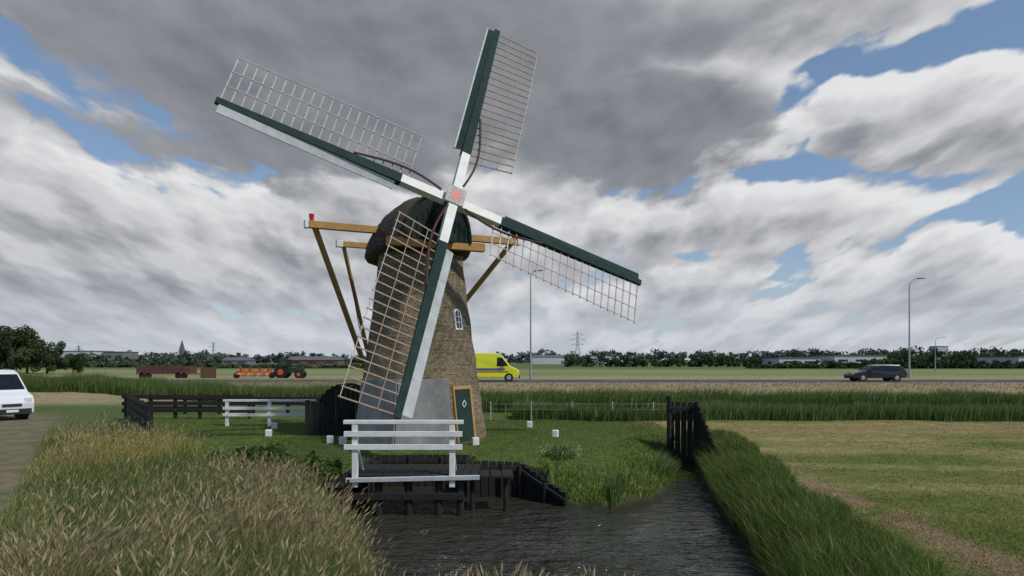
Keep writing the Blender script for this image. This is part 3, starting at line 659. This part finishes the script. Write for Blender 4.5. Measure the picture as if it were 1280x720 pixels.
# ------------------------------------------------------------------ bridge
br=MB(); yb=15.75
for x in (-3.62,-1.38):
    br.box((x,yb,0.62),(0.13,0.13,1.50),0,0)
    br.beam((x,yb+0.06,0.95),(x,yb+0.75,0.10),0.08,0.08,0)
br.beam((-3.88,yb,1.37),(-1.12,yb,1.37),0.15,0.09,0)
br.beam((-3.86,yb-0.085,1.10),(-1.14,yb-0.085,1.10),0.04,0.13,0)
br.beam((-3.86,yb-0.085,0.80),(-1.14,yb-0.085,0.80),0.04,0.13,0)
br.beam((-3.98,yb-0.05,0.03),(-0.75,yb-0.05,0.10),0.12,0.10,1)
for i in range(17): br.box((-3.85+i*0.185,yb+0.85,0.12),(0.17,1.65,0.06),0,2)
br.beam((-3.98,yb+1.6,0.03),(-0.75,yb+1.6,0.05),0.15,0.2,2)
for x in (-3.8,-3.1,-2.4,-1.7,-1.2): br.cyl((x,yb+0.1,-1.3),(x,yb+0.1,0.0),0.09,0.09,10,2)
br.beam((-3.9,yb+0.02,-0.35),(-1.1,yb+0.02,-0.35),0.1,0.16,2)
br.obj('footbridge',[WHITE,GREYW,BLACK],None,bevel=0.01)
# sheet-pile timber revetment
rv_=MB()
def pile_wall(mb,p,q,z0a,z0b,w_=0.2,mi=0):
    p=Vector(p);q=Vector(q); L=(q-p).length;n=max(1,int(L/w_)); ang=math.atan2(q.y-p.y,q.x-p.x)
    for i in range(n):
        t=(i+.5)/n; c=p.lerp(q,t); zt=z0a+(z0b-z0a)*t+random.uniform(-.015,.015)
        mb.box((c.x,c.y,(zt-1.4)/2),(L/n-.02,0.08,zt+1.4),ang,mi)
    nv=Vector((math.sin(ang),-math.cos(ang)))
    mb.beam((p.x+nv.x*.07,p.y+nv.y*.07,z0a-.18),(q.x+nv.x*.07,q.y+nv.y*.07,z0b-.18),0.08,0.12,mi)
    for i in range(int(L/0.9)+1):
        c=p.lerp(q,min(1,(i+.1)*0.9/L)); zt=z0a+(z0b-z0a)*min(1,(i+.1)*0.9/L); mb.cyl((c.x+nv.x*.10,c.y+nv.y*.10,-1.4),(c.x+nv.x*.10,c.y+nv.y*.10,zt-0.04),0.06,0.06,10,mi)
pile_wall(rv_,(-1.25,18.0),(0.22,18.0),0.14,0.12)
pile_wall(rv_,(0.22,18.0),(1.35,16.8),0.10,-0.50)
pile_wall(rv_,(-1.22,19.6),(-1.22,18.0),0.1,0.1)
pile_wall(rv_,(-3.9,19.5),(-1.25,19.5),0.1,0.1)
pile_wall(rv_,(-3.85,15.6),(-3.85,19.5),0.1,0.1)
pile_wall(rv_,(-4.35,15.5),(-3.8,15.5),0.15,0.15)
rv_.obj('timber_revetment',[BLACK],None,bevel=0.008)
pb=MB(); 
for i in range(4): pb.box((-0.95+i*0.28,16.5,0.05),(0.25,0.9,0.05),0.05,0)
for x in (-0.95,-0.15): pb.cyl((x,16.3,-1.3),(x,16.3,0.03),0.06,0.06,8,0)
pb.obj('timber_landing',[BLACK])
# ditch sluice screen
sl_=MB()
for i in range(5): sl_.box((5.55+i*0.2,23.75-i*0.05,0.25),(0.18,0.07,2.2),-0.2,0)
for i in range(10): sl_.box((6.28+i*0.012,23.2-i*0.24,0.35-0.09*i),(0.07,0.22,2.1-0.18*i),0.05,0)
sl_.cyl((5.45,23.65,-1.3),(5.45,23.65,1.55),0.09,0.09,10,0); sl_.cyl((6.3,23.4,-1.3),(6.3,23.4,1.35),0.09,0.09,10,0)
sl_.beam((5.4,23.6,1.1),(6.4,23.45,1.1),0.08,0.14,0)
sl_.obj('sluice_gate',[BLACK],None,bevel=0.01)
# ------------------------------------------------------------------ fences
def fence(name,p,q,ht,nrails,npost,m,post=0.13,rail=(0.05,0.15),cap=False,over=0.15,z=0):
    f=MB(); p=Vector(p);q=Vector(q); d=(q-p).normalized(); nv=Vector((d.y,-d.x,0)); ang=math.atan2(d.y,d.x)
    for i in range(npost):
        c=p.lerp(q,i/(npost-1)); f.box((c.x,c.y,z+ht/2-0.1),(post,post,ht+0.2-(0.05 if cap else -0.03)),ang,0)
    for k in range(nrails):
        zz=z+ht-(0.05 if cap else 0.15)-k*(ht-0.25)/nrails
        if cap and k==0: f.beam(Vector((*(p-d*over).xy,z+ht)),Vector((*(q+d*over).xy,z+ht)),post+0.03,0.09,0)
        else: f.beam(Vector((*(p-d*over).xy,zz))+nv*(post/2+rail[0]/2),Vector((*(q+d*over).xy,zz))+nv*(post/2+rail[0]/2),rail[0],rail[1],0)
    return f.obj(name,[m],None,bevel=0.008)
fence('white_fence',(-12.1,29.0,0),(-8.5,29.0,0),1.08,3,3,WHITE,cap=True,rail=(0.05,0.13))
fence('black_fence',(-18.2,32.2,0),(-12.4,32.2,0),1.22,3,6,BLACK,rail=(0.05,0.17))
fence('black_fence',(-18.0,32.0,0),(-12.85,24.3,0),1.2,3,7,BLACK,rail=(0.05,0.2))
fence('black_fence',(-18.6,35.2,0),(-9.6,34.6,0),1.0,3,6,BLACK,rail=(0.05,0.17))
pw=MB(); xsP=[-1+1.9*i for i in range(6)]
for x in xsP: pw.cyl((x,31.9,-0.1),(x,31.9,0.85),0.025,0.025,8,0)
for z in (0.75,0.5): pw.tube([(x,31.86,z) for x in xsP],0.006,5,1)
pw.obj('wire_fence',[GREYW,STEEL])
for (x,y) in ((-8.95,25.1),(-9.75,28.0),(0.73,28.4),(1.58,24.9),(-5.6,22.6),(-1.2,22.4),(-6.1,22.9)):
    b=MB(); s=0.22; zz=float(gz(np.array([x]),np.array([y]))[0])
    b.box((x,y,zz+0.10),(s,s,0.30),random.uniform(-.3,.3),0); b.obj('white_marker_block',[WHITE],None,bevel=0.03)
# ------------------------------------------------------------------ lamps
def lamp(x,y,z0,h,arm,side,name='street_lamp'):
    l=MB(); l.cyl((x,y,z0-0.5),(x,y,z0+h-0.6),0.11,0.055,12,0); l.cyl((x,y,z0-0.5),(x,y,z0+1.2),0.15,0.13,12,0)
    pts=[(x+side*arm*t,y,z0+h-0.6+0.6*math.sin(min(1,t*1.15)*math.pi/2)) for t in np.linspace(0,1,8)]
    l.tube(pts,0.045,8,0)
    e=Vector(pts[-1]); l.beam(e-Vector((side*0.1,0,0)),e+Vector((side*0.8,0,0.05)),0.26,0.12,1,w2=0.16,h2=0.07)
    l.obj(name,[STEEL,DARK],None,bevel=0)
lamp(1.97,70.5+1.5,0.7,11.5,0.5,1)
lamp(45.4,78,0.6,11.5,1.0,1)
lamp(93,150,0.2,7.6,1.6,1)
# ------------------------------------------------------------------ vehicles
def vehicle(name,loc,rz,prof,width,belt,tumble,body,wheels,wr,panels,front_glass,rear_glass,extra=None):
    e=empty(name,loc,rz); b=MB(); zt=max(p[1] for p in prof)
    def hw(z): return width/2*(1-tumble*max(0,(z-belt)/(zt-belt))) if z>belt else width/2
    n=len(prof); vs=[(x,-hw(z),z) for x,z in prof]+[(x,hw(z),z) for x,z in prof]
    b.add(vs,[list(range(n)),list(range(n,2*n))[::-1]]+[[(i+1)%n,i,n+i,n+(i+1)%n] for i in range(n)],0)
    o=b.obj('body',[body],e,bevel=0.06)
    g=MB()
    for poly in panels:
        for sgn in (-1,1):
            vs=[(x,sgn*(hw(z)+0.006),z) for x,z in poly]; g.add(vs,[list(range(len(poly))),list(range(len(poly)))[::-1]],0)
    for (xa,za),(xb,zb) in [q for q in (front_glass,rear_glass) if q]:
        dx_,dz_=xb-xa,zb-za; L=math.hypot(dx_,dz_); nx_,nz_=dz_/L,-dx_/L
        if nz_<0 and abs(nz_)>0.1: nx_,nz_=-nx_,-nz_
        off=0.012
        g.add([(xa+nx_*off,-hw(za)+.1,za+nz_*off),(xa+nx_*off,hw(za)-.1,za+nz_*off),(xb+nx_*off,hw(zb)-.1,zb+nz_*off),(xb+nx_*off,-hw(zb)+.1,zb+nz_*off)],[[0,1,2,3],[3,2,1,0]],0)
    g.obj('windows',[GLASS],e)
    wl=MB()
    for x in wheels:
        for s in (-1,1):
            wl.cyl((x,s*(width/2-0.2),wr),(x,s*(width/2+0.012),wr),wr,wr,20,0); wl.cyl((x,s*(width/2+.012),wr),(x,s*(width/2+0.03),wr),wr*0.62,wr*0.55,16,1)
            wl.cyl((x,s*(width/2-0.3),wr),(x,s*(width/2+0.006),wr),wr*1.17,wr*1.17,20,2)
    wl.obj('wheels',[RUB,STEEL,DARK],e)
    if extra:
        x_=MB(); ms=extra(x_,hw); x_.obj('trim',ms,e,bevel=0.008)
    return e
VW=mat('van_white',(0.70,0.72,0.74),0.3,nscale=1,noise=0.03,spec=0.5)
VY=mat('van_lime_yellow',(0.62,0.66,0.03),0.35,nscale=1,noise=0.03,spec=0.5)
VD=mat('car_black',(0.012,0.013,0.016),0.25,nscale=1,noise=0.05,spec=0.6)
LAMPM=mat('headlamp',(0.6,0.62,0.65),0.1)
def tr_van(x_,hw):
    for s in (-1,1):
        x_.box((2.38,s*0.68,0.92),(0.14,0.30,0.24),0,0); x_.box((1.15,s*(hw(1.25)+0.14),1.30),(0.12,0.2,0.26),0,1)
        x_.beam((-2.2,s*(hw(.6)+.01),0.62),(1.0,s*(hw(.6)+.01),0.62),0.03,0.12,1)
        x_.beam((0.15,s*(hw(1)+.004),0.45),(0.15,s*(hw(1)+.004),1.15),0.01,0.012,1)
        x_.box((-2.33,s*0.8,1.0),(0.05,0.14,0.5),0,2)
    x_.box((2.42,0,0.42),(0.16,1.6,0.25),0,1); x_.box((2.455,0,0.72),(0.04,0.8,0.12),0,1); x_.box((2.50,0,0.45),(0.02,0.5,0.11),0,3)
    return [LAMPM,DARK,RED,VW]
vp=[(-2.35,0.35),(2.40,0.30),(2.46,0.80),(2.34,1.12),(1.85,1.32),(1.15,2.18),(0.8,2.32),(-2.15,2.34),(-2.32,2.1)]
vehicle('white_van',(-25.1,32.6,0.0),math.radians(-30),vp,1.9,1.3,0.13,VW,(-1.5,1.55),0.34,[[(0.35,1.32),(1.6,1.36),(1.0,2.05),(0.35,2.08)],[(-0.95,1.34),(0.2,1.33),(0.2,2.06),(-0.95,2.06)]],((1.78,1.41),(1.2,2.12)),None,tr_van)
def tr_y(x_,hw):
    for s in (-1,1):
        x_.beam((-2.8,s*(hw(1.2)+.012),1.15),(1.5,s*(hw(1.2)+.012),1.15),0.012,0.16,0); x_.beam((-2.8,s*(hw(1)+.012),0.92),(1.8,s*(hw(1)+.012),0.92),0.012,0.08,1)
        x_.box((2.72,s*0.72,0.95),(0.16,0.34,0.26),0,2); x_.box((1.35,s*(hw(1.5)+0.16),1.55),(0.12,0.2,0.34),0,3)
    x_.box((2.80,0,0.45),(0.18,1.8,0.28),0,3); x_.box((0.8,0,2.72),(0.3,1.4,0.14),0,4); x_.box((2.79,0,0.85),(0.04,0.9,0.16),0,3)
    return [BLUE,RED,LAMPM,DARK,BLUE]
yp=[(-2.9,0.4),(2.75,0.35),(2.84,0.8),(2.66,1.15),(2.0,1.42),(1.25,2.42),(0.8,2.62),(-2.75,2.66),(-2.9,2.5)]
vehicle('yellow_ambulance',(-2.15,64.3,0.80),0,yp,2.0,1.3,0.10,VY,(-1.85,1.85),0.36,[[(0.75,1.42),(1.82,1.46),(1.22,2.22),(0.75,2.25)]],((1.93,1.52),(1.3,2.35)),None,tr_y)
def tr_c(x_,hw):
    for s in (-1,1):
        x_.box((2.42,s*0.66,0.72),(0.14,0.34,0.14),0,0); x_.box((-2.48,s*0.68,0.85),(0.06,0.3,0.2),0,1); x_.box((0.95,s*(hw(1)+0.1),1.03),(0.12,0.16,0.13),0,2)
        x_.beam((-2.0,s*0.62,1.56),(0.1,s*0.62,1.56),0.04,0.04,3)
    return [LAMPM,RED,VD,STEEL]
cpf=[(-2.5,0.35),(2.48,0.28),(2.55,0.6),(2.3,0.82),(1.25,1.0),(0.45,1.48),(-0.2,1.56),(-1.9,1.53),(-2.42,1.05),(-2.55,0.75)]
vehicle('dark_estate_car',(34.2,64.3,0.80),math.pi,cpf,1.85,0.98,0.16,VD,(-1.55,1.6),0.33,[[(-0.2,1.03),(1.0,1.03),(0.38,1.42),(-0.2,1.47)],[(-1.9,1.05),(-0.3,1.03),(-0.3,1.47),(-1.75,1.44)]],((1.15,1.06),(0.5,1.44)),((-2.36,1.1),(-1.95,1.46)),tr_c)
# tractor and orange implement
TG=mat('tractor_green',(0.02,0.05,0.025),0.4); OR=mat('orange_paint',(0.50,0.10,0.02),0.45); TR=mat('trailer_red',(0.11,0.045,0.038),0.7,nscale=3,noise=0.3); BRN=mat('brown_wood',(0.12,0.075,0.045),0.8)
tz=0.3
t=empty('tractor',(-30.2,93,tz)); m_=MB()
m_.beam((-0.3,0,1.15),(1.9,0,1.05),0.75,0.75,0,w2=0.6,h2=0.6); m_.box((-0.9,0,0.95),(1.3,0.7,0.6),0,0); m_.box((-0.85,0,2.55),(1.5,1.4,0.12),0,0)
for sx in (-1.5,-0.2):
    for sy in (-.6,.6): m_.beam((sx,sy,1.2),(sx+0.08,sy,2.5),0.08,0.08,1)
m_.box((-0.85,0,1.85),(1.22,1.15,1.25),0,2)
m_.cyl((0.9,0.2,1.4),(0.9,0.2,2.3),0.05,0.05,8,1)
for s in (-1,1):
    m_.cyl((-1.0,s*0.65,0.85),(-1.0,s*1.1,0.85),0.85,0.85,22,1); m_.cyl((-1.0,s*1.1,0.85),(-1.0,s*1.13,0.85),0.4,0.35,14,3)
    m_.cyl((1.4,s*0.65,0.55),(1.4,s*1.0,0.55),0.55,0.55,20,1); m_.cyl((1.4,s*1.0,0.55),(1.4,s*1.03,0.55),0.26,0.24,14,3); m_.box((-1.0,s*0.85,1.72),(1.5,0.5,0.08),0,0)
m_.obj('tractor_body',[TG,RUB,GLASS,OR],t)
t=empty('hay_rake',(-34.8,93,tz)); m_=MB()
m_.beam((-2.8,0,0.9),(2.6,0,0.8),0.18,0.2,0)
for i,x in enumerate((-2.2,-1.0,0.3,1.5)):
    m_.cyl((x,-0.5,0.5),(x,-0.5,0.8),0.5,0.32,14,0); m_.beam((x,0,0.9),(x+0.3,-0.5,1.55),0.12,0.12,0); m_.box((x+0.2,0.2,1.15),(0.6,0.4,0.3),0.2,0)
    for k in range(8):
        a=k*math.pi/4; m_.beam((x,-0.5,0.6),(x+0.9*math.cos(a),-0.5+0.9*math.sin(a),0.25),0.04,0.04,1)
for x in (-2.5,2.3): m_.cyl((x,-.4,0.4),(x,-.65,0.4),0.4,0.4,16,1)
m_.beam((2.2,0,1.3),(3.4,0,0.7),0.12,0.12,0)
m_.obj('rake_frame',[OR,DARK],t)
t=empty('crate_wagon',(-46.5,92,tz)); m_=MB()
m_.box((0,0,0.7),(7.2,2.2,0.2),0,1)
for i in range(6): m_.box((-3.0+i*1.2,0,1.25),(1.12,2.1,0.85+0.06*(i%2)),0,0)
for x in (-2.8,-2.0,2.0,2.8):
    m_.cyl((x,-1.1,0.4),(x,-0.8,0.4),0.4,0.4,16,2)
m_.beam((3.5,0,0.7),(5.0,0,0.5),0.12,0.12,1)
for i in range(9): m_.box((4.4+i*0.24,0.5,0.75),(0.2,0.08,1.5),0,1)
m_.obj('wagon_body',[TR,BRN,RUB],t)
# ------------------------------------------------------------------ far buildings, pylons
BW=mat('cladding_white',(0.45,0.47,0.49),0.7,nscale=0.05,noise=0.1); BG=mat('cladding_grey',(0.15,0.16,0.17),0.7,nscale=0.1); BR=mat('brick_brown',(0.14,0.085,0.06),0.85); RF=mat('roof_grey',(0.12,0.12,0.13),0.8)
def shed(name,x,y,wd,dp,h,m,gable=0,bands=True):
    e=empty(name,(x,y,0)); b=MB(); b.box((0,0,h/2),(wd,dp,h),0,0)
    if gable: b.add([(-wd/2-.3,-dp/2-.3,h),(wd/2+.3,-dp/2-.3,h),(wd/2+.3,dp/2+.3,h),(-wd/2-.3,dp/2+.3,h),(-wd/2,0,h+gable),(wd/2,0,h+gable)],[[0,1,5,4],[2,3,4,5],[1,2,5],[3,0,4]],1)
    else: b.box((0,0,h+0.15),(wd+.4,dp+.4,0.4),0,1)
    b.obj('walls_and_roof',[m,RF],e)
    if bands:
        g=MB(); k=int(wd/6)
        for i in range(k):
            xx=-wd/2+wd*(i+.5)/k
            g.box((xx,-dp/2-.02,h*0.62),(wd/k*0.55,0.06,h*0.18),0,0)
            if i%2==0: g.box((xx,-dp/2-.02,h*0.2),(wd/k*0.4,0.07,h*0.38),0,1)
        g.obj('windows_and_doors',[GLASS,BG],e)
shed('warehouse',-251,400,24,20,7.8,BW); shed('warehouse',-232,405,12,16,7.4,BG); shed('barn',-262,395,6,14,5.5,BR,2)
shed('barn',-86,300,22,12,2.8,BR,1.6); shed('barn',-128,320,12,10,2.6,BG,1.5)
shed('warehouse',120,245,18,20,4.2,BW); shed('warehouse',97,240,14,20,3.4,BW); shed('warehouse',188,342,16,14,4.2,BG)
shed('warehouse',178,235,22,20,3.8,BW); shed('warehouse',60,420,28,14,5.2,BW); shed('greenhouse',22,420,20,14,4.6,BW,1.2,False)
shed('office_tower',325,520,8,10,13,BW); shed('factory',-190,450,26,14,5.5,BG)
ch=empty('church',(-290,600,0)); c_=MB(); c_.box((0,0,5),(4,4,10),0,0); c_.add([(-2.2,-2.2,10),(2.2,-2.2,10),(2.2,2.2,10),(-2.2,2.2,10),(0,0,21)],[[0,1,4],[1,2,4],[2,3,4],[3,0,4]],1); c_.box((8,0,2.5),(12,7,5),0,0)
c_.add([(2,-3.8,5),(14,-3.8,5),(14,3.8,5),(2,3.8,5),(2,0,8),(14,0,8)],[[0,1,5,4],[2,3,4,5],[1,2,5],[3,0,4]],1); c_.obj('nave_and_spire',[BG,RF],ch)
def pylon(x,y,h):
    p=MB(); 
    def hwid(z): return np.interp(z,[0,h*.55,h],[h*.11,h*.035,h*.01])
    lv=np.linspace(0,h,9)
    for i in range(8):
        for (a,b) in ((-1,-1),(1,-1),(1,1),(-1,1)):
            w0,w1=hwid(lv[i]),hwid(lv[i+1]); p.beam((a*w0,b*w0,lv[i]),(a*w1,b*w1,lv[i+1]),.28,.28)
        w0,w1=hwid(lv[i]),hwid(lv[i+1])
        for s in (-1,1): p.beam((-w0*s,-w0,lv[i]),(w1*s,-w1,lv[i+1]),.18,.18)
    for z,l in ((h*.6,h*.2),(h*.75,h*.26),(h*.9,h*.17)):
        p.beam((-l,0,z),(l,0,z),.25,.25); p.beam((-l,0,z),(0,0,z+h*.07),.18,.18); p.beam((l,0,z),(0,0,z+h*.07),.18,.18)
    o=p.obj('electricity_pylon',[STEEL]); o.location=(x,y,0)
pylon(48,500,23.5); pylon(-350,800,24); pylon(-330,520,14)
